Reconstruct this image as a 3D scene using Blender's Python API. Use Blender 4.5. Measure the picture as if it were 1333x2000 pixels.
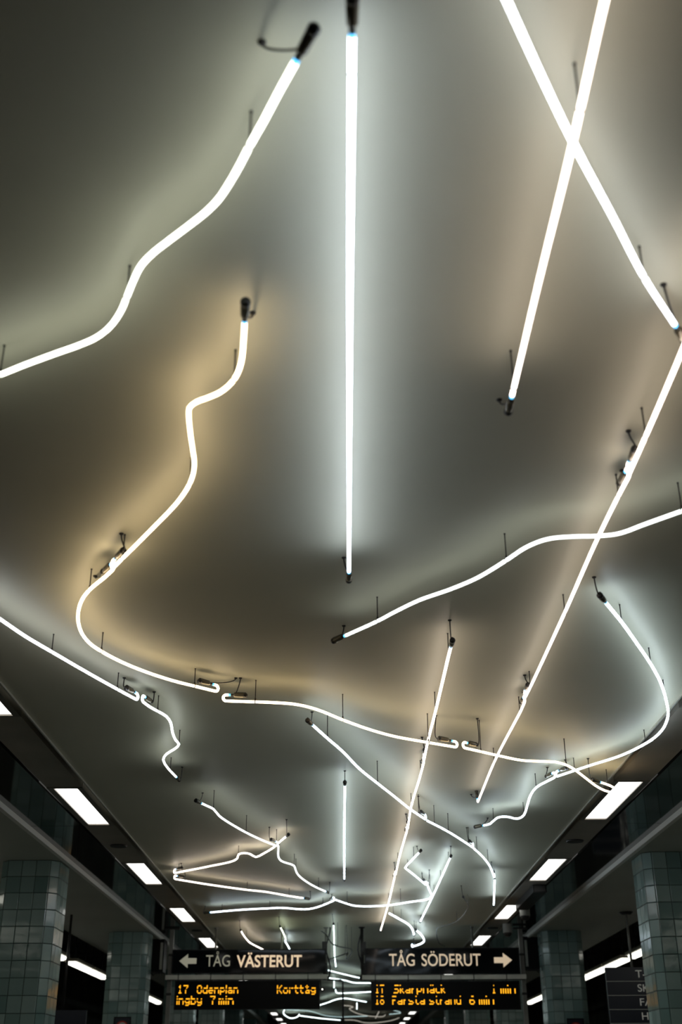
import bpy, math, random
from mathutils import Vector, Matrix
S = bpy.context.scene
for o in list(bpy.data.objects): bpy.data.objects.remove(o)
random.seed(7)
# ---------------------------------------------------------------- camera
CZ = 1.6                      # eye height; heights below are above the floor
FPX, PITCH, ROLL, YAW = 2260.16, 0.4613, -0.0051, 0.0015
cp, sp = math.cos(PITCH), math.sin(PITCH)
Fv = Vector((math.sin(YAW)*cp, math.cos(YAW)*cp, sp))
R0 = Vector((math.cos(YAW), -math.sin(YAW), 0)); U0 = R0.cross(Fv)
Rv = math.cos(ROLL)*R0 + math.sin(ROLL)*U0
Uv = math.cos(ROLL)*U0 - math.sin(ROLL)*R0
cd = bpy.data.cameras.new('camera'); cam = bpy.data.objects.new('camera', cd)
S.collection.objects.link(cam); S.camera = cam
M = Matrix((Rv, Uv, -Fv)).transposed().to_4x4(); M.translation = (0, 0, CZ); cam.matrix_world = M
cd.sensor_fit = 'VERTICAL'; cd.sensor_height = 36; cd.lens = FPX*36/2000
cd.clip_start = 0.05; cd.clip_end = 200
cd.dof.use_dof = True; cd.dof.focus_distance = 7.2
cd.dof.aperture_fstop = (cd.lens/1000)/0.0165
# ---------------------------------------------------------------- world / view
W = bpy.data.worlds.new('world'); S.world = W; W.use_nodes = True
W.node_tree.nodes['Background'].inputs[0].default_value = (0.8, 0.9, 0.8, 1)
W.node_tree.nodes['Background'].inputs[1].default_value = 0.004
S.view_settings.view_transform = 'Standard'; S.view_settings.look = 'None'
S.view_settings.exposure = 0.0; S.view_settings.gamma = 1; S.view_settings.use_curve_mapping = False
# ---------------------------------------------------------------- pixel -> real plane helpers
def ray(x, y): return Fv*FPX + Rv*(x-666.5) - Uv*(y-1000)
def onz(x, y, z): d = ray(x, y); return d*((z-CZ)/d.z) + Vector((0, 0, CZ))
def ony(x, y, Y): d = ray(x, y); return d*(Y/d.y) + Vector((0, 0, CZ))
def onx(x, y, X): d = ray(x, y); return d*(X/d.x) + Vector((0, 0, CZ))
# ---------------------------------------------------------------- materials
def nt(name):
    m = bpy.data.materials.new(name); m.use_nodes = True
    return m, m.node_tree, m.node_tree.nodes['Principled BSDF']
def mat(name, col, rough=.5, metal=0, spec=.5, emis=None, es=0, coat=0, noise=0, nscale=8, bump=0, bscale=20):
    m, t, b = nt(name)
    b.inputs['Base Color'].default_value = (*col, 1); b.inputs['Roughness'].default_value = rough
    b.inputs['Metallic'].default_value = metal; b.inputs['Specular IOR Level'].default_value = spec
    b.inputs['Coat Weight'].default_value = coat; b.inputs['Coat Roughness'].default_value = .08
    if emis: b.inputs['Emission Color'].default_value = (*emis, 1); b.inputs['Emission Strength'].default_value = es
    N, L = t.nodes, t.links
    if noise or bump: tc = N.new('ShaderNodeTexCoord')
    if noise:
        n = N.new('ShaderNodeTexNoise'); n.inputs['Scale'].default_value = nscale; n.inputs['Detail'].default_value = 5
        L.new(tc.outputs['Object'], n.inputs['Vector'])
        r = N.new('ShaderNodeValToRGB'); r.color_ramp.elements[0].position = .3; r.color_ramp.elements[1].position = .7
        r.color_ramp.elements[0].color = (*[c*(1-noise) for c in col], 1); r.color_ramp.elements[1].color = (*[min(1, c*(1+noise)) for c in col], 1)
        L.new(n.outputs['Fac'], r.inputs['Fac']); L.new(r.outputs['Color'], b.inputs['Base Color'])
    if bump:
        n2 = N.new('ShaderNodeTexNoise'); n2.inputs['Scale'].default_value = bscale; n2.inputs['Detail'].default_value = 2
        L.new(tc.outputs['Object'], n2.inputs['Vector'])
        bp = N.new('ShaderNodeBump'); bp.inputs['Strength'].default_value = 1; bp.inputs['Distance'].default_value = bump
        L.new(n2.outputs['Fac'], bp.inputs['Height']); L.new(bp.outputs['Normal'], b.inputs['Normal'])
    return m
GLOW = 9.4
m_ceil = mat('satin cream ceiling paint', (.65, .642, .515), .48, spec=.42, noise=.05, nscale=.7, bump=.006, bscale=1.1)
m_side = mat('brown grey side panel', (.33, .30, .25), .45, spec=.4, noise=.12, nscale=3)
m_black = mat('black gap', (.012, .012, .011), .5)
m_edge = mat('grey metal edge', (.45, .45, .40), .35, metal=.3)
m_fascia = mat('dark polished outer panel', (.022, .027, .024), .07, spec=.6, bump=.0008, bscale=1.5)
m_strip = mat('pale lip strip', (.88, .88, .82), .40)
m_soffit = mat('dull soffit paint', (.50, .52, .46), .5, noise=.06, nscale=1.0)
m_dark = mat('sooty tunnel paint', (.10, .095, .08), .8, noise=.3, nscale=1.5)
m_floor = mat('grey terrazzo floor', (.17, .17, .155), .35, noise=.2, nscale=60)
m_wall = mat('tunnel end render', (.04, .04, .036), .8, noise=.2, nscale=2)
m_rod = mat('dark rod metal', (.035, .03, .028), .4, metal=.6)
m_cap = mat('smoked housing plastic', (.13, .115, .08), .18, spec=.6)
m_capb = mat('black rubber', (.012, .011, .010), .4)
m_unlit = mat('unlit grey glass', (.10, .11, .10), .15, spec=.7)
m_grout = mat('dark grout', (.018, .022, .020), .8)
m_signb = mat('black sign face', (.004, .005, .006), .07, spec=.16, bump=.0002, bscale=2.5)
m_signf = mat('black sign casing', (.006, .0065, .007), .35, spec=.2)
m_disp = mat('matt display face', (.003, .003, .0035), .3, spec=.12)
m_navy = mat('navy board', (.010, .014, .028), .3)
m_post = mat('grey painted post', (.20, .20, .18), .4, noise=.1, nscale=6)
m_beam = mat('dusty grey beam', (.50, .50, .44), .5, noise=.15, nscale=5)
m_hard = mat('black hardware', (.015, .014, .013), .45)
m_cream = mat('lit cream lettering', (.5, .45, .35), .4, emis=(.74, .54, .355), es=.95)
m_cream2 = mat('evenly lit tan lettering', (.5, .42, .32), .4, emis=(.60, .47, .32), es=.80)
m_dim = mat('dim grey lettering', (.4, .4, .33), .4, emis=(.20, .19, .14), es=.85)
m_amber = mat('amber diode', (.5, .2, .0), .4, emis=(1.0, .42, .012), es=1.7)
m_white = mat('white paint line', (.55, .55, .5), .5)
m_boardtxt = mat('white board lettering', (.6, .6, .55), .5, emis=(.5, .5, .45), es=.16)
m_red = mat('red enamel', (.45, .03, .02), .3)
m_cctv = mat('off white camera shell', (.30, .30, .27), .35)
m_frame = mat('bronze lamp frame', (.20, .18, .15), .4, metal=.3)
m_diff = mat('lit prismatic diffuser', (.8, .8, .78), .4, emis=(1.0, .985, .93), es=2.3)
m_tubew = mat('track lamp diffuser', (.8, .8, .75), .4, emis=(1.0, .98, .85), es=3.0)
m_pipe = mat('yellowed lamp reflector', (.30, .265, .18), .35)
def neon(name, col, es):
    return mat(name, (.8, .8, .8), .25, emis=col, es=es)
NE = {'core': neon('bright cool neon', (.88, 1.0, 1.16), GLOW*1.3), 'clear': neon('clear cool neon', (.95, 1.0, 1.06), GLOW*.66),
      'cool': neon('cool white neon', (.84, 1.0, 1.12), GLOW), 'neut': neon('greenish white neon', (.97, 1.0, .86), GLOW*.62),
      'warm': neon('warm white neon', (1.0, .76, .46), GLOW*.95), 'pink': neon('rosy white neon', (1.0, .83, .70), GLOW*.78),
      'dimc': neon('soft cool neon', (.93, 1.0, .97), GLOW*.45), 'far': neon('far white neon', (.80, 1.0, 1.0), GLOW*.65),
      'faint': neon('faint neon', (.72, 1.0, 1.0), 1.0), 'grn': neon('green white neon', (.86, 1.0, .72), GLOW*.6),
      'rosy': neon('soft rosy neon', (1.0, .84, .72), GLOW*.55),
      'faintw': neon('faint warm neon', (1.0, .93, .78), .7)}
m_tip = mat('blue electrode glow', (.1, .3, .5), .3, emis=(.10, .55, 1.0), es=2.0)
# glazed tile with object-random tone
m_tile, t_, b_ = nt('glazed green grey tile')
oi = t_.nodes.new('ShaderNodeObjectInfo'); rr = t_.nodes.new('ShaderNodeValToRGB')
rr.color_ramp.elements[0].color = (.14, .225, .213, 1); rr.color_ramp.elements[1].color = (.27, .37, .35, 1)
t_.links.new(oi.outputs['Random'], rr.inputs['Fac']); t_.links.new(rr.outputs['Color'], b_.inputs['Base Color'])
b_.inputs['Roughness'].default_value = .14; b_.inputs['Specular IOR Level'].default_value = .6
tc_ = t_.nodes.new('ShaderNodeTexCoord'); n_ = t_.nodes.new('ShaderNodeTexNoise'); n_.inputs['Scale'].default_value = 9
bp_ = t_.nodes.new('ShaderNodeBump'); bp_.inputs['Distance'].default_value = .0025
t_.links.new(tc_.outputs['Object'], n_.inputs['Vector']); t_.links.new(n_.outputs['Fac'], bp_.inputs['Height']); t_.links.new(bp_.outputs['Normal'], b_.inputs['Normal'])
# ---------------------------------------------------------------- mesh builder
class MB:
    def __init__(s): s.v = []; s.f = []; s.m = []; s.cur = 0
    def box(s, x0, x1, y0, y1, z0, z1):
        n = len(s.v)
        s.v += [(x, y, z) for z in (z0, z1) for y in (y0, y1) for x in (x0, x1)]
        for f in ((0, 2, 3, 1), (4, 5, 7, 6), (0, 1, 5, 4), (2, 6, 7, 3), (0, 4, 6, 2), (1, 3, 7, 5)):
            s.f.append(tuple(n+i for i in f)); s.m.append(s.cur)
        return s
    def tube(s, pts, r, n=10, cap=True):
        pts = [Vector(p) for p in pts]; rs = r if isinstance(r, (list, tuple)) else [r]*len(pts)
        T = []
        for i in range(len(pts)):
            a = pts[max(0, i-1)]; b = pts[min(len(pts)-1, i+1)]; d = b-a
            T.append(d.normalized() if d.length > 1e-9 else Vector((0, 0, 1)))
        up = Vector((0, 0, 1)) if abs(T[0].z) < .9 else Vector((1, 0, 0))
        nrm = (up - T[0]*up.dot(T[0])).normalized(); base = len(s.v)
        for i, p in enumerate(pts):
            if i:
                nrm = nrm - T[i]*nrm.dot(T[i]); nrm.normalize()
            bn = T[i].cross(nrm)
            for k in range(n):
                a = 2*math.pi*k/n
                q = p + (nrm*math.cos(a) + bn*math.sin(a))*rs[i]; s.v.append(tuple(q))
        for i in range(len(pts)-1):
            for k in range(n):
                k2 = (k+1) % n
                s.f.append((base+i*n+k, base+(i+1)*n+k, base+(i+1)*n+k2, base+i*n+k2)); s.m.append(s.cur)
        if cap:
            s.f.append(tuple(base+k for k in range(n))); s.m.append(s.cur)
            e = base+(len(pts)-1)*n
            s.f.append(tuple(e+n-1-k for k in range(n))); s.m.append(s.cur)
        return s
    def poly(s, pts, d):
        """prism from a planar outline pushed along vector d"""
        d = Vector(d); n = len(pts); b = len(s.v)
        s.v += [tuple(p) for p in pts] + [tuple(Vector(p)+d) for p in pts]
        s.f.append(tuple(b+i for i in range(n))); s.m.append(s.cur)
        s.f.append(tuple(b+n+n-1-i for i in range(n))); s.m.append(s.cur)
        for i in range(n):
            j = (i+1) % n; s.f.append((b+i, b+n+i, b+n+j, b+j)); s.m.append(s.cur)
        return s
    def build(s, name, mats, parent=None, off=None, smooth=False):
        me = bpy.data.meshes.new(name)
        v = s.v if off is None else [(a-off[0], b-off[1], c-off[2]) for a, b, c in s.v]
        me.from_pydata(v, [], s.f); me.update()
        for m in (mats if isinstance(mats, list) else [mats]): me.materials.append(m)
        if isinstance(mats, list): me.polygons.foreach_set('material_index', s.m)
        if smooth: me.polygons.foreach_set('use_smooth', [True]*len(me.polygons))
        import bmesh
        bm = bmesh.new(); bm.from_mesh(me); bmesh.ops.recalc_face_normals(bm, faces=bm.faces); bm.to_mesh(me); bm.free()
        o = bpy.data.objects.new(name, me); S.collection.objects.link(o)
        if parent is not None: o.parent = parent
        elif off is not None: o.location = off
        return o
def tag(o, label=None, cat=None, group=None, kind=None):
    if label: o['label'] = label
    if cat: o['category'] = cat
    if group: o['group'] = group
    if kind: o['kind'] = kind
    return o
def empty(name, loc, label, cat, group=None):
    o = bpy.data.objects.new(name, None); S.collection.objects.link(o); o.location = loc; o.empty_display_size = .05
    return tag(o, label, cat, group)
# ---------------------------------------------------------------- the setting
ZC = 3.6; ZS = CZ+1.964
XA, XB, XC = (-1.872, 1.9575), (-2.20, 2.285), (-2.64, 2.735)   # inner edge, lamp strip edge, lip
Y0, Y1 = -6.0, 70.0
LX = ((-2.135, -1.958), (2.0415, 2.2214)); LY = (8.617, 8.49); LS, LL = 3.214, 1.328
mb = MB().box(XC[0]-.02, XC[1]+.02, Y0, Y1, ZC+.14, ZC+.20)
ceil = tag(mb.build('ceiling', m_black), kind='structure')
def cpart(name, b, m, lab=None):
    o = b.build(name, m, ceil)
    if lab: o['label'] = lab
    return o
for a, b in ((Y0, 16.975), (16.985, 34), (34.01, 52), (52.01, Y1)):
    cpart('ceiling_panel', MB().box(XA[0]+.012, XA[1]-.012, a, b, ZC, ZC+.14), m_ceil)
nlight = (-4, 19)
for s in (0, 1):
    sg = -1 if s == 0 else 1
    xi, xo = XA[s], XB[s]
    x0, x1 = (xo+.016, xi-.045) if s == 0 else (xi+.045, xo-.016)
    for k in range(*nlight):
        e = LY[s]+(k-1)*LS+LL+.03; f = LY[s]+k*LS-.03
        mid = (e+f)/2
        cpart('side_panel', MB().box(x0, x1, e+.006, f-.006, ZC, ZC+.05), m_side)
# glossy outer panels, the lips and the outer soffits
XO = (-3.83, 3.95)
for s in (0, 1):
    sg = (-1, 1)[s]
    p0, p1 = sorted((XB[s]+sg*.012, XC[s]))
    y = Y0
    while y < Y1:
        cpart('outer_panel', MB().box(p0, p1, y+.004, min(y+3.2, Y1)-.004, ZC, ZC+.10), m_fascia); y += 3.2
    b = sorted((XC[s], XC[s]+sg*.04))
    tag(MB().box(b[0], b[1], Y0, Y1, ZS-.008, ZC+.14).build('trim_%d' % (1+s), m_strip), kind='structure')
    b = sorted((XC[s]+sg*.04, XO[s]))
    tag(MB().box(b[0], b[1], Y0, Y1, ZS, ZS+.06).build('trim_%d' % (3+s), m_soffit), kind='structure')
    c = sorted((XA[s]-sg*.012, XA[s]-sg*.002))
    tag(MB().box(c[0], c[1], Y0, Y1, ZC-.012, ZC+.05).build('trim_%d' % (5+s), m_edge), kind='structure')
tag(MB().box(-4.0, 4.1, Y0, Y1, -.1, 0).build('floor', m_floor), kind='structure')
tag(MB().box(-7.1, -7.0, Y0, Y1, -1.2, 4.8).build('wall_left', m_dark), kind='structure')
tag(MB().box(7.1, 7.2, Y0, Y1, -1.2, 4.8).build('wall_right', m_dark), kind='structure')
tag(MB().box(-7.1, 7.2, Y1, Y1+.1, -1.2, 4.8).build('wall_far', m_wall), kind='structure')
tag(MB().box(-7.1, 7.2, Y0-.1, Y0, -1.2, 4.8).build('wall_back', m_wall), kind='structure')
for i in (0, 1):
    q = sorted((XO[i], (-7.0, 7.1)[i]))
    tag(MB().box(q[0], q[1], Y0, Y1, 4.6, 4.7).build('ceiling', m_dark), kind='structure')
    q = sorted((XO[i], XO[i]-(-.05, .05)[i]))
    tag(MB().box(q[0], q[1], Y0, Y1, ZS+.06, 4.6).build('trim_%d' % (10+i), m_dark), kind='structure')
tag(MB().box(-7.0, 7.1, Y0, Y1, -1.2, -1.1).build('trim_9', m_dark), kind='structure')
# ---------------------------------------------------------------- recessed ceiling lights
ordw = {0: 'nearest, partly out of the picture', 1: 'first whole one', 2: 'second whole one', 3: 'third whole one', 4: 'fourth one, just above the hanging sign'}
for s in (0, 1):
    side = ('left', 'right')[s]
    for k in range(-1, 19):
        y = LY[s]+(k-1)*LS; x0, x1 = LX[s]; cx = (x0+x1)/2
        a, b = (XB[s]+.016, XA[s]-.045) if s == 0 else (XA[s]+.045, XB[s]-.016)
        if k in ordw: lab = 'lit rectangular ceiling light in the %s strip, %s' % (side, ordw[k]); g = None
        else: lab = (('small far lit rectangle in the %s ceiling strip, %s past the hanging sign' % (side, ('first', 'second', 'third', 'fourth', 'fifth', 'sixth', 'seventh', 'eighth', 'ninth', 'tenth', 'eleventh', 'twelfth', 'thirteenth', 'fourteenth')[k-5])) if k > 4 else 'lit rectangular ceiling light in the %s strip, out of view behind the camera' % side); g = 'recessed lights on the %s, %s' % (side, 'far off' if k > 4 else 'behind')
        e = empty('ceiling_light', (cx, y+LL/2, ZC), lab, 'light', g or 'recessed lights in the %s strip' % side)
        fr = MB(); o = (cx, y+LL/2, ZC)
        fr.box(a, x0, y-.024, y+LL+.024, ZC-.004, ZC+.04).box(x1, b, y-.024, y+LL+.024, ZC-.004, ZC+.04)
        fr.box(x0, x1, y-.024, y, ZC-.004, ZC+.04).box(x0, x1, y+LL, y+LL+.024, ZC-.004, ZC+.04)
        fr.build('frame', m_frame, e, o)
        df = MB(); n = 3
        df.box(x0, x1, y, y+LL, ZC+.006, ZC+.03)
        df.build('diffuser', m_diff, e, o)
for s in (0, 1):
    for k, w in ((2, 'nearer'), (4, 'farther')):
        y = LY[s]+(k-1)*LS-(LS-LL)/2; c = sum(LX[s])/2
        o = MB().tube([(c, y, ZC-.012), (c, y, ZC-.001)], [.075, .08], 28).build('ceiling_speaker', m_black, off=(c, y, ZC-.006))
        tag(o, 'round black flush ceiling disc in the %s lamp strip, the %s of two' % (('left', 'right')[s], w), 'speaker')
# ---------------------------------------------------------------- tiled columns
TW, TH, CH = .1342, .1501, .0733
HW = (3*TW)/2
def tile_mesh(w, h):
    b = MB(); g = .0035; x = w/2-g/2; z = h/2-g/2; t = .005; c = .004
    b.v = [(-x, 0, -z), (x, 0, -z), (x, 0, z), (-x, 0, z), (-x+c, -t, -z+c), (x-c, -t, -z+c), (x-c, -t, z-c), (-x+c, -t, z-c)]
    b.f = [(4, 5, 6, 7), (0, 1, 5, 4), (1, 2, 6, 5), (2, 3, 7, 6), (3, 0, 4, 7)]
    me = bpy.data.meshes.new('tile'); me.from_pydata(b.v, [], b.f); me.materials.append(m_tile); return me
me_t, me_c = tile_mesh(TW, TH), tile_mesh(CH*1.414, TH)
def column(cx, yf, lab, single):
    o = (HW+CH)
    cy = yf+o
    out = [(-HW, -o), (HW, -o), (o, -HW), (o, HW), (HW, o), (-HW, o), (-o, HW), (-o, -HW)]
    root = empty('tiled_column', (cx, cy, 0), lab, 'column', 'tiled columns along the platform')
    MB().poly([(x, y, 0) for x, y in out], (0, 0, ZS)).build('core', m_grout, root)
    slots = []
    for q in range(4):
        A = Matrix.Rotation(q*math.pi/2, 3, 'Z')
        for i in (-1, 0, 1): slots.append((A @ Vector((i*TW, -o, 0)), q*math.pi/2, me_t))
        slots.append((A @ Vector((HW+CH/2, -HW-CH/2, 0)), q*math.pi/2+math.pi/4, me_c))
    rows = int(ZS/TH)
    rest = MB()
    for r in range(rows+1):
        z = ZS-.002-TH*(r+.5)
        if z < 0.03: continue
        for p, a, me in slots:
            if r < single:
                t = bpy.data.objects.new('tile', me); S.collection.objects.link(t); t.parent = root
                t.location = (p.x, p.y, z); t.rotation_euler = (random.gauss(0, .006), 0, a+random.gauss(0, .006))
            else:
                R_ = Matrix.Rotation(a, 3, 'Z'); n = len(rest.v)
                for v in me.vertices:
                    q2 = R_ @ v.co; rest.v.append((q2.x+p.x, q2.y+p.y, z+q2.z))
                for f in me.polygons: rest.f.append(tuple(n+i for i in f.vertices)); rest.m.append(0)
    rest.build('tile_facing', m_tile, root)['kind'] = 'stuff'
CXL, CXR = -2.984, 3.108
column(CXL, 11.42, 'large square green grey tiled column at the left edge, nearest on that side', 12)
column(CXR, 11.13, 'large square green grey tiled column at the right edge, nearest on that side', 12)
column(CXL, 17.11, 'second green tiled column on the left, with a small notice plate', 12)
column(CXR, 17.2, 'second green tiled column on the right, with a small notice plate', 12)
column(CXL, 22.87, 'third green tiled column on the left, behind the amber display', 13)
column(CXR, 22.97, 'third green tiled column on the right, behind the amber display', 13)
column(CXL, 28.6, 'fourth green tiled column on the left, seen under the display', 0)
column(CXR, 28.7, 'fourth green tiled column on the right, seen under the display', 0)
for i, y in enumerate((34.3, 40.1, 45.8)):
    for X, sd in ((CXL, 'left'), (CXR, 'right')):
        column(X, y, '%s distant tiled column on the %s, seen small under the signs' % (('fifth', 'sixth', 'seventh')[i], sd), 0)
# ---------------------------------------------------------------- neon tubes
def catmull(P, step=7):
    if len(P) == 2:
        n = max(2, int(math.dist(P[0], P[1])/25)); return [tuple(P[0][k]+(P[1][k]-P[0][k])*i/n for k in (0, 1)) for i in range(n+1)]
    Q = [tuple(2*P[0][k]-P[1][k] for k in (0, 1))]+list(P)+[tuple(2*P[-1][k]-P[-2][k] for k in (0, 1))]
    out = []
    for i in range(1, len(Q)-2):
        p = [Vector(Q[i+j]) for j in (-1, 0, 1, 2)]
        t = [0]
        for j in range(3): t.append(t[-1]+max(1e-4, (p[j+1]-p[j]).length**.5))
        n = max(2, int((p[2]-p[1]).length/step))
        for k in range(n):
            u = t[1]+(t[2]-t[1])*k/n
            A = [(p[j]*(t[j+1]-u)+p[j+1]*(u-t[j]))/(t[j+1]-t[j]) for j in range(3)]
            B = [(A[j]*(t[j+2]-u)+A[j+1]*(u-t[j]))/(t[j+2]-t[j]) for j in range(2)]
            C = (B[0]*(t[2]-u)+B[1]*(u-t[1]))/(t[2]-t[1]); out.append(tuple(C))
    out.append(tuple(P[-1])); return out
TR = .0074
RB = .017
def housing(root, o, p, d, up, cable_to):
    """dark electrode housing starting at p along d, cable up to the ceiling"""
    b = MB(); b.cur = 1
    b.tube([p-d*.004, p+d*.014], .0075, 10)
    b.cur = 0
    b.tube([p+d*.012, p+d*.018, p+d*.068, p+d*.074], [.0095, .0125, .0135, .010], 12)
    b.cur = 1
    b.tube([p+d*.068, p+d*.082, p+d*.088], [.0142, .0142, .008], 12)
    side = d.cross(up).normalized(); top = side.cross(d).normalized()
    if top.z < 0: top = -top
    b.tube([p+d*.016+top*.010, p+d*.078+top*.0115], .0065, 8)
    b.build('electrode_housing', [m_cap, m_capb], root, o, True)
    q = p+d*.086 if cable_to[1] else p+d*.02+top*.008
    e = cable_to[0]
    m1 = q+d*(.035 if cable_to[1] else -.0)+Vector((0, 0, -.012)) ; m2 = e+Vector((0, 0, -.03))
    pts = []
    for i in range(11):
        t = i/10; pts.append(q*(1-t)**3+m1*3*t*(1-t)**2+m2*3*t*t*(1-t)+e*t**3)
    b = MB().tube(pts, .0032, 6); b.tube([(e.x, e.y, ZC-.006), (e.x, e.y, ZC-.0005)], [.007, .010], 12)
    b.build('cable', m_capb, root, o, True)
def which_any(ends): return True
def light(label, kind, P, hang=.10, ends='cc', rods=(), g=(None, None), r=TR, unlit=False, smooth_step=7, cat='neon light', group=None):
    h0, h1 = hang if isinstance(hang, tuple) else (hang, hang)
    px = catmull(P, smooth_step)
    acc = [0]
    for a, b in zip(px, px[1:]): acc.append(acc[-1]+math.dist(a, b))
    W3 = [onz(x, y, ZC-(h0+(h1-h0)*s/acc[-1])) for (x, y), s in zip(px, acc)]
    # thin out over-dense points
    pts = [W3[0]]
    for p in W3[1:-1]:
        if (p-pts[-1]).length > .012: pts.append(p)
    if (W3[-1]-pts[-1]).length < .006 and len(pts) > 1: pts.pop()
    pts.append(W3[-1])
    o = tuple(pts[len(pts)//2]); o = (o[0], o[1], ZC)
    root = empty('neon_light', o, label, cat, group or 'bent neon tubes hung under the ceiling')
    full = list(pts); up = Vector((0, 0, 1))
    for which in (0, 1):
        c = ends[which]
        if c == 'n': continue
        if which == 0: full.reverse()
        p = full[-1]; q = full[-2]
        k = len(full)-2
        while (p-q).length < .02 and k > 0: k -= 1; q = full[k]
        d = (p-q).normalized()
        if c == 'b':
            arc = [p+d*(RB*math.sin(a))+up*(RB*(1-math.cos(a))) for a in [math.pi*i/8 for i in range(1, 9)]]
            full += arc; e = arc[-1]; dd = -d; full.append(e+dd*.012); e = full[-1]
        elif c == 'u':
            full += [p+d*.008+up*.006, p+d*.010+up*.016]; e = full[-1]; dd = (up*.8+d*.5).normalized()
        else: e = p; dd = d
        full_tip = [e, e+dd*.016]
        if not unlit: MB().tube(full_tip, [r*.98, .0070], 10).build('electrode_tip', m_tip, root, o, True)
        else: MB().tube(full_tip, [r, .007], 8).build('electrode_tip', m_unlit, root, o, True)
        gr = g[which]
        if gr: G = (onz(gr[0], gr[1], ZC-.003), False)
        else:
            sd = dd.cross(up); sd = sd.normalized() if sd.length > .1 else Vector((1, 0, 0))
            G = (e+dd*.10+sd*(.015), True); G = (Vector((G[0].x, G[0].y, ZC-.003)), True)
        housing(root, o, full_tip[1], dd, up, G)
        if which == 0: full.reverse()
    MB().tube(full, r, 10).build('glass_tube', m_unlit if unlit else NE[kind], root, o, True)
    if not rods and which_any(ends): rods = [px[len(px)//6], px[-1-len(px)//6]]
    for (rx, ry) in rods:
        best = min(range(len(px)), key=lambda i: math.dist(px[i], (rx, ry)))
        c = W3[best]; a = W3[max(0, best-1)]; bb = W3[min(len(W3)-1, best+1)]; d = (bb-a).normalized()
        b = MB(); b.tube([(c.x, c.y, c.z+r*.9), (c.x, c.y, ZC-.001)], .0026, 6)
        b.tube([(c.x, c.y, c.z+r), (c.x, c.y, c.z+r+.012)], .0045, 6)
        b.tube([(c.x, c.y, ZC-.004), (c.x, c.y, ZC-.0005)], .0042, 8)
        b.tube([c-d*.0026, c+d*.0026], r*1.16, 10)
        b.build('support_rod', m_rod, root, o)
    return root
light('long curving neon tube at upper left, running out of the left edge', 'neut',
      [(577, 122), (545, 180), (516, 235), (488, 285), (470, 320), (447, 360), (428, 388), (405, 412), (370, 440), (330, 470), (296, 497), (275, 520), (260, 550), (248, 580), (235, 610), (215, 638), (190, 658), (160, 672), (110, 690), (50, 712), (0, 732), (-70, 756), (-160, 780)],
      .105, 'cn', [(489, 283), (249, 577), (3, 731)], ((512, 84), None))
light('straight bright neon tube down the middle of the upper picture', 'core',
      [(688, 72), (684, 560), (682, 1116)], .11, 'cc', [(688, 140), (684, 758), (682, 1086)], (None, (672, 1090)))
light('straight neon tube at upper right sloping down to the right edge', 'clear',
      [(938, -120), (990, 0), (1112, 262), (1200, 428), (1258, 540), (1318, 633)], .10, 'nc', [(1257, 538)], (None, (1297, 557)))
light('straight neon tube crossing its neighbour at upper right and ending beside a dark plug', 'pink',
      [(1213, -120), (1182, 0), (1118, 285), (1052, 555), (1001, 772)], .135, 'nc', [(1133, 216), (1004, 757)], (None, (976, 782)))
light('straight neon tube entering from the right edge below the crossing pair', 'pink',
      [(1400, 520), (1333, 686), (1262, 852), (1231, 922)], (.15, .10), 'nb', [(1262, 852)])
light('long straight rosy neon tube on the right, crossed by a cool wavy one', 'rosy',
      [(1228, 932), (1209, 968), (1165, 1058), (1104, 1196), (1035, 1345), (1027, 1361)], .088, 'bb', [(1209, 970), (1104, 1195), (1036, 1343)])
light('straight neon tube below the long rosy one, crossing the warm curve', 'rosy',
      [(1025, 1372), (1018, 1388), (969, 1482), (934, 1566)], .095, 'bu', [(1013, 1392), (968, 1486)], (None, (921, 1552)))
light('gently waving cool neon tube leaving at the right edge', 'dimc',
      [(676, 1241), (738, 1213), (770, 1196), (820, 1172), (880, 1151), (930, 1130), (960, 1113), (990, 1094), (1030, 1068), (1070, 1053), (1120, 1048), (1165, 1047), (1210, 1042), (1260, 1024), (1333, 998), (1400, 975)],
      .118, 'cn', [(738, 1213), (991, 1095), (1335, 997)], ((672, 1223), None))
light('large cool neon bow on the right, curving past the dark lamp strip', 'cool',
      [(1184, 1177), (1215, 1215), (1245, 1257), (1272, 1297), (1292, 1335), (1303, 1372), (1306, 1395), (1298, 1420), (1280, 1440), (1255, 1456), (1215, 1475), (1150, 1496), (1090, 1516)],
      .088, 'cb', [(1216, 1216), (1272, 1297), (1300, 1360), (1260, 1453), (1125, 1505)])
light('short wavy cool neon tube right of the middle, shaped like a loose S', 'cool',
      [(1083, 1519), (1065, 1528), (1048, 1538), (1037, 1553), (1030, 1575), (1024, 1592), (1012, 1599), (990, 1595), (972, 1597), (958, 1609), (946, 1612)],
      .10, 'bc', [(1048, 1538), (1025, 1590), (962, 1604)], (None, (953, 1598)))
light('warm zigzag neon tube left of the middle, with a sharp elbow', 'warm',
      [(478, 630), (476, 665), (472, 705), (463, 732), (452, 748), (432, 765), (408, 776), (382, 786), (370, 797), (369, 812), (372, 845), (377, 880), (380, 905), (377, 928), (367, 952), (345, 983), (300, 1030), (240, 1090), (221, 1109)],
      .105, 'cb', [(454, 742), (372, 942), (239, 1091)], ((494, 612), None))
light('warm neon tube with a round left bend, continuing from the zigzag tube', 'warm',
      [(219, 1114), (205, 1127), (175, 1152), (160, 1172), (153, 1195), (153, 1215), (160, 1237), (175, 1256), (198, 1272), (240, 1294), (290, 1314), (340, 1330), (380, 1340), (421, 1350)],
      .098, 'bb', [(174, 1152), (198, 1270), (381, 1341)], ((186, 1126), (461, 1325)))
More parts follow.
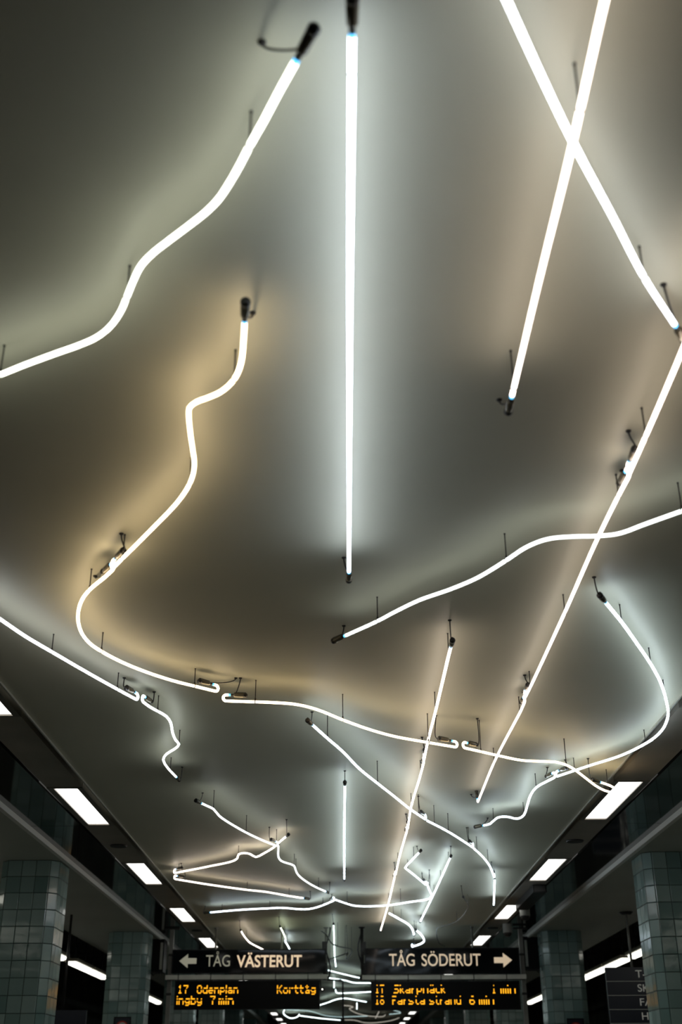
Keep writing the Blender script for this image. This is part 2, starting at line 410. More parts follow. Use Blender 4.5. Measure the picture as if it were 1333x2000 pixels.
light('long warm neon tube sagging to the right under the wide bright curve', 'warm',
      [(442, 1369), (470, 1370), (530, 1372), (580, 1376), (620, 1386), (670, 1406), (720, 1424), (770, 1438), (830, 1449), (889, 1459)],
      (.115, .185), 'bb', [(502, 1371), (671, 1406), (834, 1450)], ((470, 1325), None))
light('warm neon tube ending in a hooked loop beside the right ceiling light', 'warm',
      [(909, 1461), (940, 1468), (975, 1476), (1020, 1485), (1060, 1487), (1090, 1489), (1115, 1498), (1140, 1516), (1165, 1535), (1182, 1544), (1196, 1547), (1203, 1545), (1199, 1538), (1186, 1532), (1174, 1528)],
      (.20, .15), 'bc', [(940, 1468), (1107, 1494), (1187, 1545)])
light('cool neon tube sloping down from the left edge, straight at its lower end', 'clear',
      [(-90, 1150), (-40, 1182), (0, 1209), (50, 1243), (101, 1273), (170, 1313), (229, 1346), (266, 1366)], .092, 'nb', [(100, 1272), (229, 1346)])
light('small squiggly cool neon tube at left, ending over bare ceiling', 'dimc',
      [(280, 1371), (292, 1380), (308, 1389), (325, 1399), (334, 1412), (337, 1430), (343, 1445), (350, 1454), (341, 1463), (325, 1473), (319, 1484), (328, 1500), (344, 1517)],
      .092, 'bc', [(307, 1389), (349, 1452), (331, 1503)])
light('straight rosy neon tube right of the middle, topped by a dark plug on a wire', 'pink',
      [(881, 1264), (877, 1280), (851, 1390), (836, 1449), (829, 1483)], .115, 'cb', [(877, 1279), (849, 1390)], ((879, 1212), None))
light('straight rosy neon tube hung below the one with the wired plug', 'pink',
      [(828, 1490), (820, 1520), (804, 1574), (797, 1618)], .095, 'bb', [(820, 1511), (804, 1571)])
light('thin rosy neon tube below the crossing with the long cool diagonal', 'pink',
      [(795, 1624), (783, 1665), (773, 1708)], .10, 'bb', [(778, 1690)])
light('lowest straight piece of the rosy neon line, pointing at the right sign', 'pink',
      [(771, 1714), (758, 1769), (744, 1817)], .10, 'bc', [(760, 1760)])
light('long cool diagonal neon tube starting under the warm curve', 'cool',
      [(611, 1416), (640, 1442), (670, 1468), (702, 1501), (738, 1530), (770, 1555), (800, 1579), (831, 1600)], .155, 'cb', [(639, 1442), (738, 1530), (817, 1590)], ((610, 1391), None))
light('cool neon tube carrying the long diagonal on to the right', 'cool',
      [(835, 1603), (870, 1621), (895, 1636), (924, 1655)], .15, 'nb', [(846, 1608), (875, 1624), (914, 1649)])
light('cool curved neon tube dropping toward the right lamp strip', 'cool',
      [(926, 1657), (945, 1675), (958, 1693), (966, 1713)], .13, 'nb', [(933, 1663), (954, 1686)])
light('short upright cool neon tube at the end of the falling curve', 'cool',
      [(967, 1717), (966, 1743), (965, 1767)], .10, 'nc', [(967, 1720)])
light('short cool neon angle tube right of the middle, open to the right', 'cool',
      [(819, 1665), (804, 1681), (792, 1695), (797, 1699), (812, 1711), (832, 1728)], .10, 'cb', [(808, 1677), (797, 1699), (823, 1719)], ((815, 1653), None))
light('cool neon tube hooking up beside the slanting straight one at right', 'cool',
      [(836, 1731), (841, 1742), (844, 1749), (839, 1755), (799, 1762), (760, 1768), (729, 1770), (693, 1769), (672, 1763), (655, 1757)], (.18, .13), 'bn', [(840, 1740), (781, 1765), (676, 1764)])
light('long low cool neon tube bowing leftward above the left sign', 'cool',
      [(652, 1759), (631, 1768), (612, 1774), (595, 1776), (549, 1773), (527, 1774), (470, 1777), (412, 1782)], .085, 'bc', [(527, 1773), (435, 1780), (632, 1768)], (None, None))
light('straight slanting cool neon tube right of the middle, plugged at its top', 'cool',
      [(880, 1675), (852, 1737), (822, 1799)], .085, 'cc', [(877, 1681), (862, 1714), (848, 1744)], ((881, 1653), None))
light('small cool neon tube starting low beside the rosy line', 'cool',
      [(761, 1784), (777, 1793), (799, 1806), (806, 1815), (809, 1825)],   .13, 'nc', [(770, 1790), (787, 1800)], r=.0095)
light('small hooked neon tube just above the right hanging sign', 'cool',
      [(814, 1817), (826, 1829), (829, 1838), (823, 1843), (806, 1849)], .11, 'cb', [(815, 1818)], r=.0095)
light('upright cool neon tube at middle distance below the picture centre', 'cool',
      [(674, 1534), (673, 1620), (673, 1716)], .115, 'cc', [(674, 1615), (673, 1706)], ((674, 1506), None))
light('wavy cool neon tube at middle left, running down to the crossing', 'dimc',
      [(394, 1569), (407, 1575), (417, 1580), (428, 1593), (440, 1602), (481, 1626), (515, 1642), (540, 1652)], .14, 'cb', [(421, 1581), (481, 1625), (539, 1650)], ((396, 1549), None))
light('wavy cool neon tube trailing down right from the crossing at left', 'dimc',
      [(544, 1660), (544, 1673), (549, 1681), (562, 1686), (575, 1691), (578, 1700), (583, 1709), (596, 1720), (616, 1732), (636, 1741)], .11, 'bc', [(579, 1702), (576, 1690), (622, 1735)])
light('kinked rosy neon tube at left, plugged at its upper right end', 'pink',
      [(559, 1634), (547, 1644), (535, 1655), (515, 1667), (500, 1674), (489, 1668), (476, 1666), (466, 1669), (464, 1676), (457, 1681), (404, 1693), (342, 1705)], .08, 'cb', [(465, 1670), (350, 1703)], ((560, 1601), None))
light('nearly level rosy neon tube at left below the kinked one', 'pink',
      [(343, 1717), (404, 1727), (483, 1738), (520, 1742), (565, 1750), (592, 1754)], .085, 'bc', [(483, 1738), (565, 1750)])
light('curved neon tube right above the left sign, behind it', 'pink',
      [(471, 1818), (477, 1828), (487, 1840), (497, 1846), (515, 1855)], .12, 'cn', [(484, 1836)])
light('short green white neon tube hanging above the left sign', 'grn',
      [(548, 1811), (554, 1823), (558, 1832)], .12, 'cn', [(556, 1828)])
light('short white neon tube just over the top edge of the left sign', 'cool',
      [(558, 1840), (562, 1846), (567, 1856)], .12, 'bn', [])
far = 'far neon tubes seen between the two hanging signs'
light('thin upright neon tube seen between the two hanging signs', 'far', [(652, 1806), (653, 1830), (654, 1866), (656.5, 1888)], .12, 'cc', [(653, 1862)], group=far, r=.0066)
light('bright slanting neon tube just below the gap of the two signs', 'far', [(641, 1895), (675, 1903.5), (709, 1911), (729, 1912.5)], .12, 'cc', [], group=far, r=.0066, smooth_step=3)
light('neon tube under the bright slanting one, between the signs', 'far', [(643, 1910), (675, 1915), (690, 1919), (725, 1920)], .16, 'cc', [], group=far, r=.0066, smooth_step=3)
light('tiny upright neon stub between the two displays', 'far', [(653, 1915), (653, 1929)], .12, 'nn', [], group=far, r=.0066)
light('level neon tube between the two displays, bent up at its left end', 'far', [(656, 1933), (657, 1938), (660, 1939.5), (690, 1939), (726, 1937)], .13, 'nn', [], group=far, r=.0066, smooth_step=3)
light('wide arched neon tube between the two displays', 'far', [(625, 1963), (641, 1958), (657, 1952), (675, 1950), (700, 1954), (716, 1957)], .13, 'nn', [], group=far, r=.0066, smooth_step=3)
light('faint wriggling neon tube below the arched one', 'faintw', [(670, 1963.5), (685, 1965), (690, 1967), (683, 1970), (693, 1977), (715, 1983.5), (733, 1985.5), (750, 1985), (753, 1982)], .10, 'nn', [], group=far, r=.0066, smooth_step=2)
light('tiny faint upright neon stub below the arched tube', 'far', [(697.5, 1958), (697.5, 1971)], .2, 'nn', [], group=far, r=.0066)
light('pale blue neon tube curving low under the left display', 'faint', [(560, 1972), (587, 1973.5), (608, 1975.5), (636, 1983.5), (660, 1986), (690, 1985.5), (718, 1984.5)], .12, 'nn', [], group=far, r=.0066, smooth_step=2)
light('lowest white neon tube under the left display', 'far', [(585, 1983.5), (627, 1989), (665, 1992.5)], .15, 'nn', [], group=far, r=.0066, smooth_step=3)
light('small looped neon tube at the lower left of the far cluster', 'far', [(556, 1972), (554, 1979), (567, 1988.5), (582, 1985.5), (585, 1981)], .14, 'nn', [], group=far, r=.0066, smooth_step=2)
light('faint neon tube sagging along the bottom edge under the gap', 'faintw', [(674, 1992), (693, 1992.7), (713, 1997.5), (740, 1997), (767, 1992.5), (780, 1988)], .12, 'nn', [], group=far, r=.0066, smooth_step=2)
light('short faint slanting neon stub under the right display', 'faintw', [(741, 1975), (734, 1989)], .2, 'nn', [], group=far, r=.0066)
light('small faint neon hairpin under the right display', 'faint', [(762, 1971), (783, 1978), (761, 1981)], .14, 'nn', [], group=far, r=.0066, smooth_step=2)
un = 'unlit neon tubes'
light('dark unlit bent tube hanging in the gap of the hanging signs', '', [(628, 1818), (637, 1825), (648, 1842), (660, 1848), (672, 1850.5), (685, 1853), (688, 1858), (683, 1867), (679, 1873), (676, 1870), (680, 1862)], .30, 'nn', [(661, 1849), (687, 1856)], unlit=True, group=un, cat='unlit tube', r=.009, smooth_step=3)
light('short straight unlit tube crossing the gap of the hanging signs', '', [(645, 1873), (660, 1868), (675, 1863)], .36, 'nc', [], unlit=True, group=un, cat='unlit tube', r=.008)
light('dark unlit wavy tube at right, above the right hanging sign', '', [(907, 1754), (915, 1768), (909, 1783), (893, 1799), (873, 1807), (855, 1812), (853, 1822), (858, 1842), (869, 1848)], .12, 'cn', [(915, 1768), (892, 1799)], unlit=True, group=un, cat='unlit tube', r=.006)
# ---------------------------------------------------------------- hanging signs and displays
YS = 16.9
def P(x, y, Y=YS): return ony(x, y, Y)
def rect(px0, py0, px1, py1, Y=YS):
    a = P(px0, (py0+py1)/2, Y); b = P(px1, (py0+py1)/2, Y); c = P((px0+px1)/2, py0, Y); d = P((px0+px1)/2, py1, Y)
    return a.x, b.x, d.z, c.z
_c = bpy.data.curves.new('t', 'FONT'); _c.body = 'T'; _o = bpy.data.objects.new('t', _c); S.collection.objects.link(_o)
_m = bpy.data.meshes.new_from_object(_o.evaluated_get(bpy.context.evaluated_depsgraph_get())); CAP = max(v.co.y for v in _m.vertices); bpy.data.objects.remove(_o)
def text_mesh(txt, x0, x1, z0, z1, y, bold=0.0):
    cu = bpy.data.curves.new('t', 'FONT'); cu.body = txt; cu.offset = bold; cu.resolution_u = 6; cu.size = 1; cu.extrude = .0
    ob = bpy.data.objects.new('t', cu); S.collection.objects.link(ob)
    dg = bpy.context.evaluated_depsgraph_get(); me = bpy.data.meshes.new_from_object(ob.evaluated_get(dg))
    bpy.data.objects.remove(ob)
    xs = [v.co.x for v in me.vertices]; a, b = min(xs), max(xs)
    cap = CAP
    for v in me.vertices:
        u = (v.co.x-a)/(b-a); w = v.co.y/cap
        v.co = (x0+(x1-x0)*u, y, z0+(z1-z0)*w)
    return me
def text_part(txt, px, pyc, m, parent, o, y, bold=0, name='lettering', lab=None):
    x0 = P(px[0], sum(pyc)/2, y).x; x1 = P(px[1], sum(pyc)/2, y).x
    mx = (px[0]+px[1])/2; z1 = P(mx, pyc[0], y).z; z0 = P(mx, pyc[1], y).z
    me = text_mesh(txt, x0, x1, z0, z1, 0, bold)
    for v in me.vertices: v.co = (v.co.x-o[0], y-o[1], v.co.z-o[2])
    me.materials.append(m); ob = bpy.data.objects.new(name, me); S.collection.objects.link(ob); ob.parent = parent
    if lab: ob['label'] = lab
    return ob
def arrow_part(px, py, right, m, parent, o, y):
    x0 = P(px[0], sum(py)/2, y).x; x1 = P(px[1], sum(py)/2, y).x
    mx = sum(px)/2; zt = P(mx, py[0], y).z; zb = P(mx, py[1], y).z; zm = (zt+zb)/2; hh = (zt-zb)/2
    w = x1-x0; s = hh*.40; nk = w*.5
    pts = [(0, 0), (nk, hh), (nk, s), (w, s), (w, -s), (nk, -s), (nk, -hh)]
    if right: pts = [(w-a, b) for a, b in pts]
    b = MB().poly([(x0+a, y, zm+c) for a, c in pts], (0, -.002, 0)); return b.build('arrow', m, parent, o)
def sign(px0, px1, py0, py1, label, cat='sign', face=None, name='hanging_sign', g='hanging signs across the platform'):
    x0, x1, z0, z1 = rect(px0, py0, px1, py1)
    o = ((x0+x1)/2, YS+.06, z0)
    e = empty(name, o, label, cat, g)
    b = MB().box(x0-.006, x1+.006, YS+.004, YS+.12, z0-.004, z1+.004)
    b.box(x0-.008, x1+.008, YS-.004, YS+.01, z0-.012, z0).box(x0-.008, x1+.008, YS-.004, YS+.01, z1, z1+.012)
    b.box(x0-.014, x0, YS-.004, YS+.01, z0-.012, z1+.012).box(x1, x1+.014, YS-.004, YS+.01, z0-.012, z1+.012)
    b.build('casing', m_signf, e, o)
    MB().box(x0, x1, YS, YS+.006, z0, z1).build('face', face or m_signb, e, o)
    return e, o
e, o = sign(338, 635, 1856, 1899, 'left black hanging sign reading TÅG VÄSTERUT with an arrow to the left')
arrow_part((350.5, 384), (1863, 1891), False, m_dim, e, o, YS-.003)
text_part('TÅG', (402.5, 449.5), (1865.5, 1887.5), m_dim, e, o, YS-.003, 0, lab='dim grey lettering')
text_part('VÄSTERUT', (462.5, 590), (1866, 1888.3), m_cream, e, o, YS-.003, .018, lab='bright cream lettering')
e, o = sign(715, 1014, 1853, 1901, 'right black hanging sign reading TÅG SÖDERUT with an arrow to the right')
text_part('TÅG', (760.5, 810.5), (1863.2, 1886.3), m_cream2, e, o, YS-.003, .008)
text_part('SÖDERUT', (824, 939.5), (1863.2, 1886.3), m_cream2, e, o, YS-.003, .008)
arrow_part((965.5, 1001), (1861, 1889.5), True, m_cream2, e, o, YS-.003)
FONT = {
 '1': '..X..,.XX..,..X..,..X..,..X..,..X..,.XXX.', '7': 'XXXXX,....X,...X.,..X..,..X..,..X..,..X..', '8': '.XXX.,X...X,X...X,.XXX.,X...X,X...X,.XXX.',
 '6': '..XX.,.X...,X....,XXXX.,X...X,X...X,.XXX.',
 'O': '.XXX.,X...X,X...X,X...X,X...X,X...X,.XXX.', 'd': '....X,....X,.XXXX,X...X,X...X,X...X,.XXXX', 'e': '.....,.....,.XXX.,X...X,XXXXX,X....,.XXX.',
 'n': '.....,.....,XXXX.,X...X,X...X,X...X,X...X', 'p': '.....,.....,XXXX.,X...X,X...X,XXXX.,X....,X....', 'l': 'X,X,X,X,X,X,X', 'a': '.....,.....,.XXX.,....X,.XXXX,X...X,.XXXX',
 'K': 'X...X,X..X.,X.X..,XX...,X.X..,X..X.,X...X', 'o': '.....,.....,.XXX.,X...X,X...X,X...X,.XXX.', 'r': '....,....,X.XX,XX..,X...,X...,X...', 't': '.X..,.X..,XXXX,.X..,.X..,.X..,..XX',
 'å': '..X..,.X.X.,..X..,.XXX.,..XXX,.X..X,.XXXX', 'g': '.....,.....,.XXXX,X...X,X...X,.XXXX,....X,.XXX.', 'i': 'X,.,X,X,X,X,X', 'b': 'X....,X....,XXXX.,X...X,X...X,X...X,XXXX.',
 'y': '.....,.....,X...X,X...X,X...X,.XXXX,....X,.XXX.', 'm': '.....,.....,XX.X.,X.X.X,X.X.X,X.X.X,X.X.X', 'S': '.XXXX,X....,X....,.XXX.,....X,....X,XXXX.', 'k': 'X...,X...,X..X,X.X.,XX..,X.X.,X..X',
 'ä': '.X.X.,.....,.XXX.,....X,.XXXX,X...X,.XXXX', 'c': '....,....,.XXX,X...,X...,X...,.XXX', 'F': 'XXXX,X...,X...,XXX.,X...,X...,X...', 's': '.....,.....,.XXXX,X....,.XXX.,....X,XXXX.', ' ': '...,...,...,...,...,...,...'}
def dots(mb, txt, px, py, skip, y):
    cols = []; cx = 0; cells = []
    for ch in txt:
        rows = FONT[ch].split(',')
        for r, row in enumerate(rows):
            for c, v in enumerate(row):
                if v == 'X' and r not in skip: cells.append((cx+c, r))
        cx += len(rows[0])+1
    w = cx-1
    x0 = P(px[0], py[0], y).x; x1 = P(px[1], py[0], y).x; mx = sum(px)/2
    zt = P(mx, py[0], y).z; zb = P(mx, py[1], y).z; dx = (x1-x0)/w; dz = (zt-zb)/7
    for c, r in cells:
        a = x0+c*dx; z = zt-(r+1)*dz
        mb.box(a+dx*.04, a+dx*.96, y-.002, y, z+dz*.06, z+dz*.94)
YD = YS-.003
def display(px0, px1, py0, py1, label, lines):
    e, o = sign(px0, px1, py0, py1, label, 'display', m_disp, 'departure_display', 'departure displays under the signs')
    for skip, words in lines:
        mb = MB()
        for t, px, py in words: dots(mb, t, px, py, skip, YD)
        mb.build('diode_dots', m_amber, e, o)['kind'] = 'stuff'
display(343, 623, 1917, 1970, 'left amber dot matrix departure display reading 17 Odenplan Korttåg', [
    ((3,), [('17', (348, 368), (1924, 1940.5)), ('Odenplan', (385.5, 466), (1924, 1940.5)), ('Korttåg', (541.5, 617), (1924, 1940.5))]),
    ((3,), [('ingby', (345.8, 395), (1945, 1962)), ('7', (411, 421), (1945, 1962)), ('min', (427.6, 457), (1945, 1962))])])
display(727, 1015, 1918, 1971, 'right amber dot matrix departure display listing Skarpnäck and Farsta strand', [
    ((1, 2), [('17', (733, 750.7), (1923.2, 1940)), ('Skarpnäck', (769, 869.5), (1923.2, 1940)), ('1', (961, 968.5), (1923.6, 1940.4)), ('min', (977.5, 1007), (1923.6, 1940.4))]),
    ((1, 2), [('18', (733, 750.7), (1944.8, 1962)), ('Farsta', (766.5, 830), (1944.8, 1962)), ('strand', (839, 900.5), (1944.8, 1962)), ('6', (917, 927.5), (1944.8, 1962)), ('min', (935.5, 965), (1944.8, 1962))])])
# beams between sign and display
for (a, b, sd) in ((323, 640, 'left'), (708, 1029, 'right')):
    x0, x1, z0, z1 = rect(a, 1903.5, b, 1912.5)
    o = ((x0+x1)/2, YS+.06, z0)
    e = empty('support_beam', o, 'grey horizontal beam between the %s sign and its display' % sd, 'beam', 'beams under the hanging signs')
    MB().box(x0, x1, YS+.01, YS+.11, z0, z1).build('beam', m_beam, e, o)
    MB().box(x0+.02, x1-.02, YS+.0, YS+.03, z0-.013, z0-.003).build('cable_tray', m_hard, e, o)
    n = 5
    for i in range(n):
        x = x0+(x1-x0)*(i+.4)/n
        MB().box(x-.006, x+.006, YS+.004, YS+.012, z0-.013, z1+.02).build('clamp', m_hard, e, o)
        MB().box(x-.012, x+.012, YS+.03, YS+.09, z0-.014, z0).build('hanger', m_hard, e, o)
# posts from ceiling
def post(px, lab, m, r, z0p, bits=False, x=None):
    p = P(px, 1850); zb = P(px, z0p).z; X = p.x
    top = ZC-.001 if XA[0] < X < XA[1] else ZC-.005
    o = (X, YS+.15, zb)
    e = empty('sign_post', o, lab, 'post', 'posts carrying the hanging signs')
    MB().tube([(X, YS+.15, zb), (X, YS+.15, top-.006)], r, 14).build('pole', m, e, o, True)
    MB().tube([(X, YS+.15, top-.015), (X, YS+.15, top)], [r*1.6, r*2.2], 14).build('ceiling_flange', m, e, o)
    MB().box(X-.04, X+.04, YS+.122, YS+.16, zb, zb+.05).build('bracket', m_hard, e, o)
    if bits:
        s = bits
        MB().box(X-s*.02-.035, X-s*.02+.035, YS+.13, YS+.20, zb+.33, zb+.50).build('junction_box', m_hard, e, o)
        MB().box(X-s*.01-.03, X-s*.01+.03, YS+.13, YS+.19, zb+.06, zb+.22).build('junction_box', m_hard, e, o)
        pts = [(X+s*.03+.03*math.sin(i*.9), YS+.150, zb+.02+i*.075) for i in range(11)]
        MB().tube(pts, .011, 8).build('cable', m_hard, e, o, True)
post(419, 'slim grey pole above the left end of the left sign', m_post, .014, 1897)
post(550, 'slim grey pole above the right half of the left sign', m_post, .014, 1897)
post(637, 'cable covered dark post at the inner end of the left sign', m_post, .018, 1913, bits=1)
post(708, 'cable covered dark post at the inner end of the right sign', m_hard, .022, 1913, bits=-1)
post(926, 'slim grey pole above the right half of the right sign', m_post, .014, 1897)
for px, s in ((332, 0), (1022, 1)):
    p = P(px, 1850); X = p.x; zt = P(px, 1812).z; zb = P(px, 2010).z; sg = (-1, 1)[s]
    zt = min(zt, ZC-.02); o = (X, YS+.1, 0)
    e = empty('sign_post', o, 'upright grey post at the outer %s end of the sign beams' % ('left', 'right')[s], 'post', 'posts carrying the hanging signs')
    MB().box(X-.028, X+.028, YS+.13, YS+.19, 0, zt).build('pole', m_post, e, o)
    MB().box(min(X-.10, X+.10), max(X-.10, X+.10), YS+.12, YS+.2, zt, zt+.02).build('crossbar', m_hard, e, o)
    for k in range(3):
        MB().box(X-.034, X+.034, YS+.124, YS+.196, zt-.35-.5*k, zt-.32-.5*k).build('clamp', m_hard, e, o)
# cable hanging in the gap
a = P(640, 1914); b = P(666, 1914.5); c = P(670, 1919); d = P(670.5, 1960); f = Vector((d.x, YS, 1.7))
tag(MB().tube([a, b, (b+c)/2+Vector((.01, 0, .004)), c, d, f], .012, 8).build('hanging_cable', m_hard, off=tuple(c), smooth=True),
    'thin black cable leaving the left beam and dropping down between the two displays', 'cable')
# small lamp at display end
p = P(630, 1932, YS)
e = empty('spotlight', (p.x, YS+.04, p.z), 'tiny round fitting on the right end of the left display', 'spotlight')
MB().tube([(0, -.02, 0), (0, .05, 0)], [.035, .028], 14).build('shell', m_hard, e)
MB().tube([(0, -.026, 0), (0, -.021, 0)], [.006, .010], 12).build('bulb', m_tubew, e)
MB().tube([(-.02, .04, .03), (-.03, .04, .16), (-.02, .04, .18)], .008, 6).build('stalk', m_hard, e)
# ---------------------------------------------------------------- boxes beside second columns
for (x0, x1, y0, y1, sd, s) in ((296, 320, 1834, 1898, 'left', -1), (1024, 1056, 1829, 1892, 'right', 1)):
    Y = 18.0; A = rect(x0, y0, x1, y1, Y); o = ((A[0]+A[1])/2, Y+.15, A[2])
    e = empty('speaker_box', o, 'dark upright equipment box beside the second %s column' % sd, 'equipment box', 'dark boxes by the second columns')
    MB().box(A[0], A[1], Y, Y+.3, A[2], A[3]).build('body', m_signf, e, o)
    xe = A[1]-.035 if s < 0 else A[0]+.035
    MB().box(xe-.018, xe+.018, Y-.006, Y, A[2]+.03, A[3]-.05).build('edge_strip', m_beam, e, o)
    MB().box(A[0]+.03, A[1]-.03, Y-.012, Y-.0, A[2]-.03, A[2]).build('foot', m_hard, e, o)
    MB().tube([((A[0]+A[1])/2, Y+.15, A[3]), ((A[0]+A[1])/2, Y+.15, (ZS-.012 if abs((A[0]+A[1])/2) > 2.76 else ZC-.004))], .02, 8).build('bracket', m_hard, e, o)
    xm = A[0] if s < 0 else A[1]
    MB().tube([(xm, Y+.04, A[2]+.30), (xm+s*.045, Y+.03, A[2]+.2), (xm+s*.04, Y+.03, A[2]+.04), (xm-s*.04, Y+.03, A[2]-.05), (xm-s*.08, Y+.04, A[2]+.0)], .010, 8).build('cable', m_capb, e, o, True)
p = onz(1066, 1726, ZC); q = onz(1044, 1762, ZC)
e = empty('equipment_box', (2.19, (p.y+q.y)/2, ZC-.06), 'low black box fixed under the right lamp strip between two ceiling lights', 'equipment box')
MB().box(-.075, .075, -(q.y-p.y)/2, (q.y-p.y)/2, -.03, .05).build('body', m_signf, e)
MB().box(-.06, .06, -(q.y-p.y)/2-.006, -(q.y-p.y)/2, -.02, .04).build('end_plate', m_hard, e)
for yy in (-.35, .35): MB().box(-.02, .02, yy-.02, yy+.02, .05, .0595).build('mount', m_hard, e)
# CCTV cameras under the right lamp strip
for (px, py, Y, lab) in ((1026, 1786, 0, 'pale cylindrical ceiling camera nearest, under the right lamp strip'), (992, 1819, 0, 'pale cylindrical ceiling camera farther, under the right lamp strip')):
    p = onz(px, py, ZC-.10)
    e = empty('ceiling_camera', tuple(p), lab, 'camera', 'ceiling cameras on the right')
    MB().tube([(0, 0, .096), (0, 0, -.02)], [.062, .064], 20).build('shell', m_cctv, e, None, False)
    MB().tube([(0, 0, -.02), (0, 0, -.045), (0, 0, -.07)], [.06, .052, .025], 20).build('dome', m_capb, e, None, True)
# ---------------------------------------------------------------- notice plates on second columns
def plate(cx, yf, px, py, sd):
    p = ony(px, py, yf-.012); w = .115; z1 = p.z; z0 = z1-.30
    o = (p.x, yf-.012, z0)
    e = empty('notice_plate', o, 'small dark framed plate with a red ring on the second %s column' % sd, 'notice', 'notice plates on the columns')
    MB().box(p.x-w, p.x+w, yf-.02, yf-.006, z0, z1).build('frame', m_signf, e, o)
    MB().box(p.x-w+.015, p.x+w-.015, yf-.023, yf-.02, z0+.015, z1-.015).build('panel', m_navy, e, o)
    zc = z1-.135; R1, R2 = .085, .066; ring = MB(); n = 32
    for i in range(n):
        a0, a1 = 2*math.pi*i/n, 2*math.pi*(i+1)/n
        ring.poly([(p.x+R*math.cos(a), yf-.024, zc+R*math.sin(a)) for R, a in ((R1, a0), (R1, a1), (R2, a1), (R2, a0))], (0, -.002, 0))
    ring.build('ring', m_red, e, o)
    MB().poly([(p.x+R2*math.cos(2*math.pi*i/n), yf-.0235, zc+R2*math.sin(2*math.pi*i/n)) for i in range(n)], (0, -.001, 0)).build('disc', m_white, e, o)
    br = MB().box(-.062, .062, -.001, .001, -.008, .008).build('bar', m_red, e)
    br.rotation_euler = (0, math.radians(45), 0); br.location = (0, -.0155, zc-z0)
    g = MB(); g.poly([(p.x+a, yf-.0255, zc+b) for a, b in ((-.03, -.04), (-.02, .0), (-.03, .02), (-.005, .035), (.02, .05), (.012, .02), (.03, -.01), (.02, -.04))], (0, -.001, 0))
    g.build('symbol', m_capb, e, o)
plate(CXL, 17.11, 240, 1986, 'left')
plate(CXR, 17.2, 1124, 1989, 'right')
# ---------------------------------------------------------------- boards behind the first columns
Y = 15.3
A = rect(1189, 1889, 1330, 2010, Y); x0, x1, z0, z1 = A[0], A[0]+1.3, 2.0, A[3]
o = ((x0+x1)/2, Y, z0)
e = empty('destination_board', o, 'dark blue hanging destination board with white rows behind the right column', 'board')
MB().box(x0, x1, Y+.003, Y+.06, z0, z1).build('body', m_navy, e, o)
lines = [1889, 1916.5, 1944, 1971.5, 1999]
for i, t in enumerate(('T-CENTRALEN', 'SKARPNÄCK', 'FARSTA STRAND', 'HAGSÄTRA')):
    zt = P(1241, lines[i], Y).z; zb = P(1241, lines[i+1], Y).z; h = zt-zb
    xs = P((1242, 1246.5, 1251, 1255)[i], (lines[i]+lines[i+1])/2, Y).x
    me = text_mesh(t, xs, xs+len(t)*.083, zb+h*.26, zb+h*.78, 0, .0)
    for v in me.vertices: v.co = (v.co.x-o[0], -.001, v.co.z-o[2])
    me.materials.append(m_boardtxt); ob = bpy.data.objects.new('lettering', me); S.collection.objects.link(ob); ob.parent = e
    MB().box(x0, x1, Y-.001, Y+.003, zb-.003, zb+.003).build('divider', m_white, e, o)
p = onz(1219, 1784, ZS); MB().tube([(p.x+.0, Y+.03, z1), (p.x+.0, Y+.03, ZS)], .016, 10).build('pole', m_post, e, o, True)
MB().tube([(p.x+.9, Y+.03, z1), (p.x+.9, Y+.03, ZS)], .016, 10).build('pole', m_post, e, o, True)
MB().tube([(p.x, Y+.03, ZS-.03), (p.x, Y+.03, ZS)], [.06, .09], 16).build('flange', m_hard, e, o)
A = rect(112, 1973, 168, 2000, Y); x0, x1, z0, z1 = A[0]-.75, A[1], 1.6, A[3]; o = ((x0+x1)/2, Y, z0)
e = empty('destination_board', o, 'top of a dark blue hanging board low behind the left column', 'board')
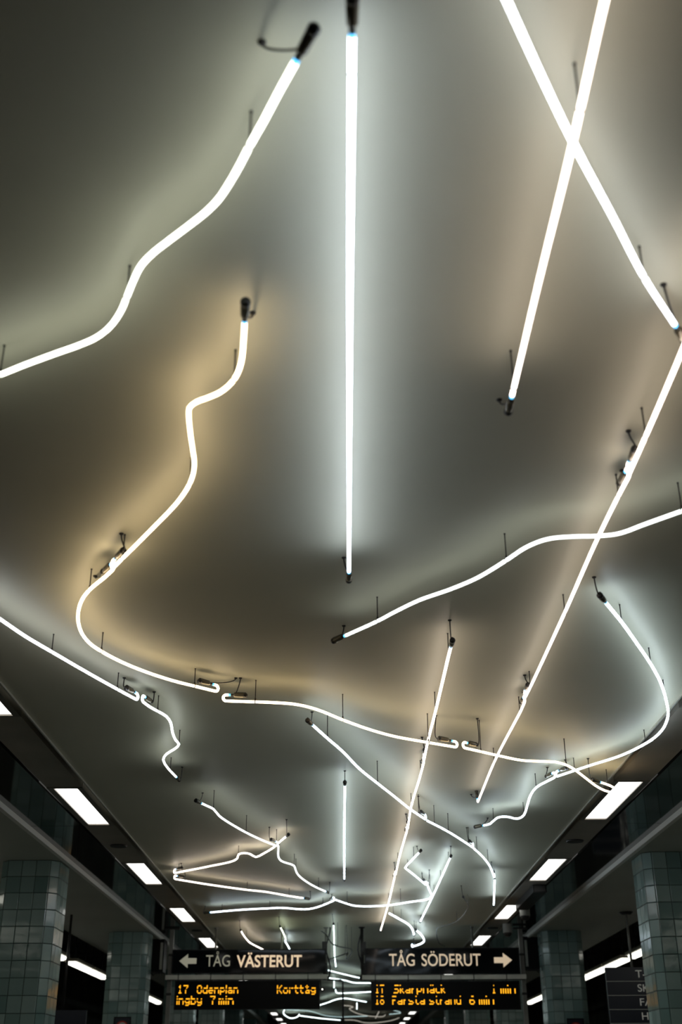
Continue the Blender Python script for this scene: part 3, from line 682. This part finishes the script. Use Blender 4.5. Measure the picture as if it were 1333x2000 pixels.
MB().box(x0, x1, Y, Y+.06, z0, z1).build('body', m_navy, e, o)
p = ony(133, 1850, Y); MB().tube([(p.x, Y+.03, z1), (p.x, Y+.03, ZS)], .016, 10).build('pole', m_hard, e, o, True)
MB().tube([(p.x-.6, Y+.03, z1), (p.x-.6, Y+.03, ZS)], .016, 10).build('pole', m_hard, e, o, True)
# ---------------------------------------------------------------- fluorescent rows above the tracks
nm = ('first', 'second', 'third', 'fourth', 'fifth', 'sixth', 'seventh', 'eighth', 'ninth')
for s, X, sd, ys in ((0, -4.19, 'left', (19.1, 20.52, 25.9, 27.3)), (1, 4.40, 'right', (17.3, 19.0, 20.45, 21.85, 26.6, 28.0))):
    near = [17.15-1.5*k for k in range(9)] if s == 0 else [13.5-1.5*k for k in range(7)]
    for i, y in enumerate(list(ys)+near):
        z = CZ+1.717; o = (X, y+.67, z)
        lab = '%s fluorescent fitting seen past the nearest column, over the %s track' % (nm[i], sd) if i < len(ys) else 'fluorescent fitting over the %s track, hidden by the nearest column or out of view' % sd
        e = empty('track_light', o, lab, 'light', 'fluorescent row over the %s track%s' % (sd, '' if i < len(ys) else ', near end'))
        MB().box(X-.11, X+.11, y, y+1.36, z+.045, z+.09).build('housing', m_pipe, e, o)
        b = MB(); b.poly([(X-.075, y+.02, z+.045), (X-.06, y+.02, z+.01), (X-.03, y+.02, z-.004), (X+.03, y+.02, z-.004), (X+.06, y+.02, z+.01), (X+.075, y+.02, z+.045)], (0, 1.31, 0))
        b.build('diffuser', m_tubew, e, o)
        MB().tube([(X, y+.3, z+.09), (X, y+.3, 4.6)], .01, 6).build('rod', m_hard, e, o)
        MB().tube([(X, y+1.1, z+.09), (X, y+1.1, 4.6)], .01, 6).build('rod', m_hard, e, o)
    sg = (-1, 1)[s]
    tag(MB().tube([(X+sg*.23, 8, CZ+1.86), (X+sg*.23, 45, CZ+1.86)], .045, 12).build('ceiling_pipe', m_pipe, off=(X, 20, CZ+1.62), smooth=True),
        'long yellowish pipe running beside the lamps over the %s track' % sd, 'pipe', 'pipes over the tracks')
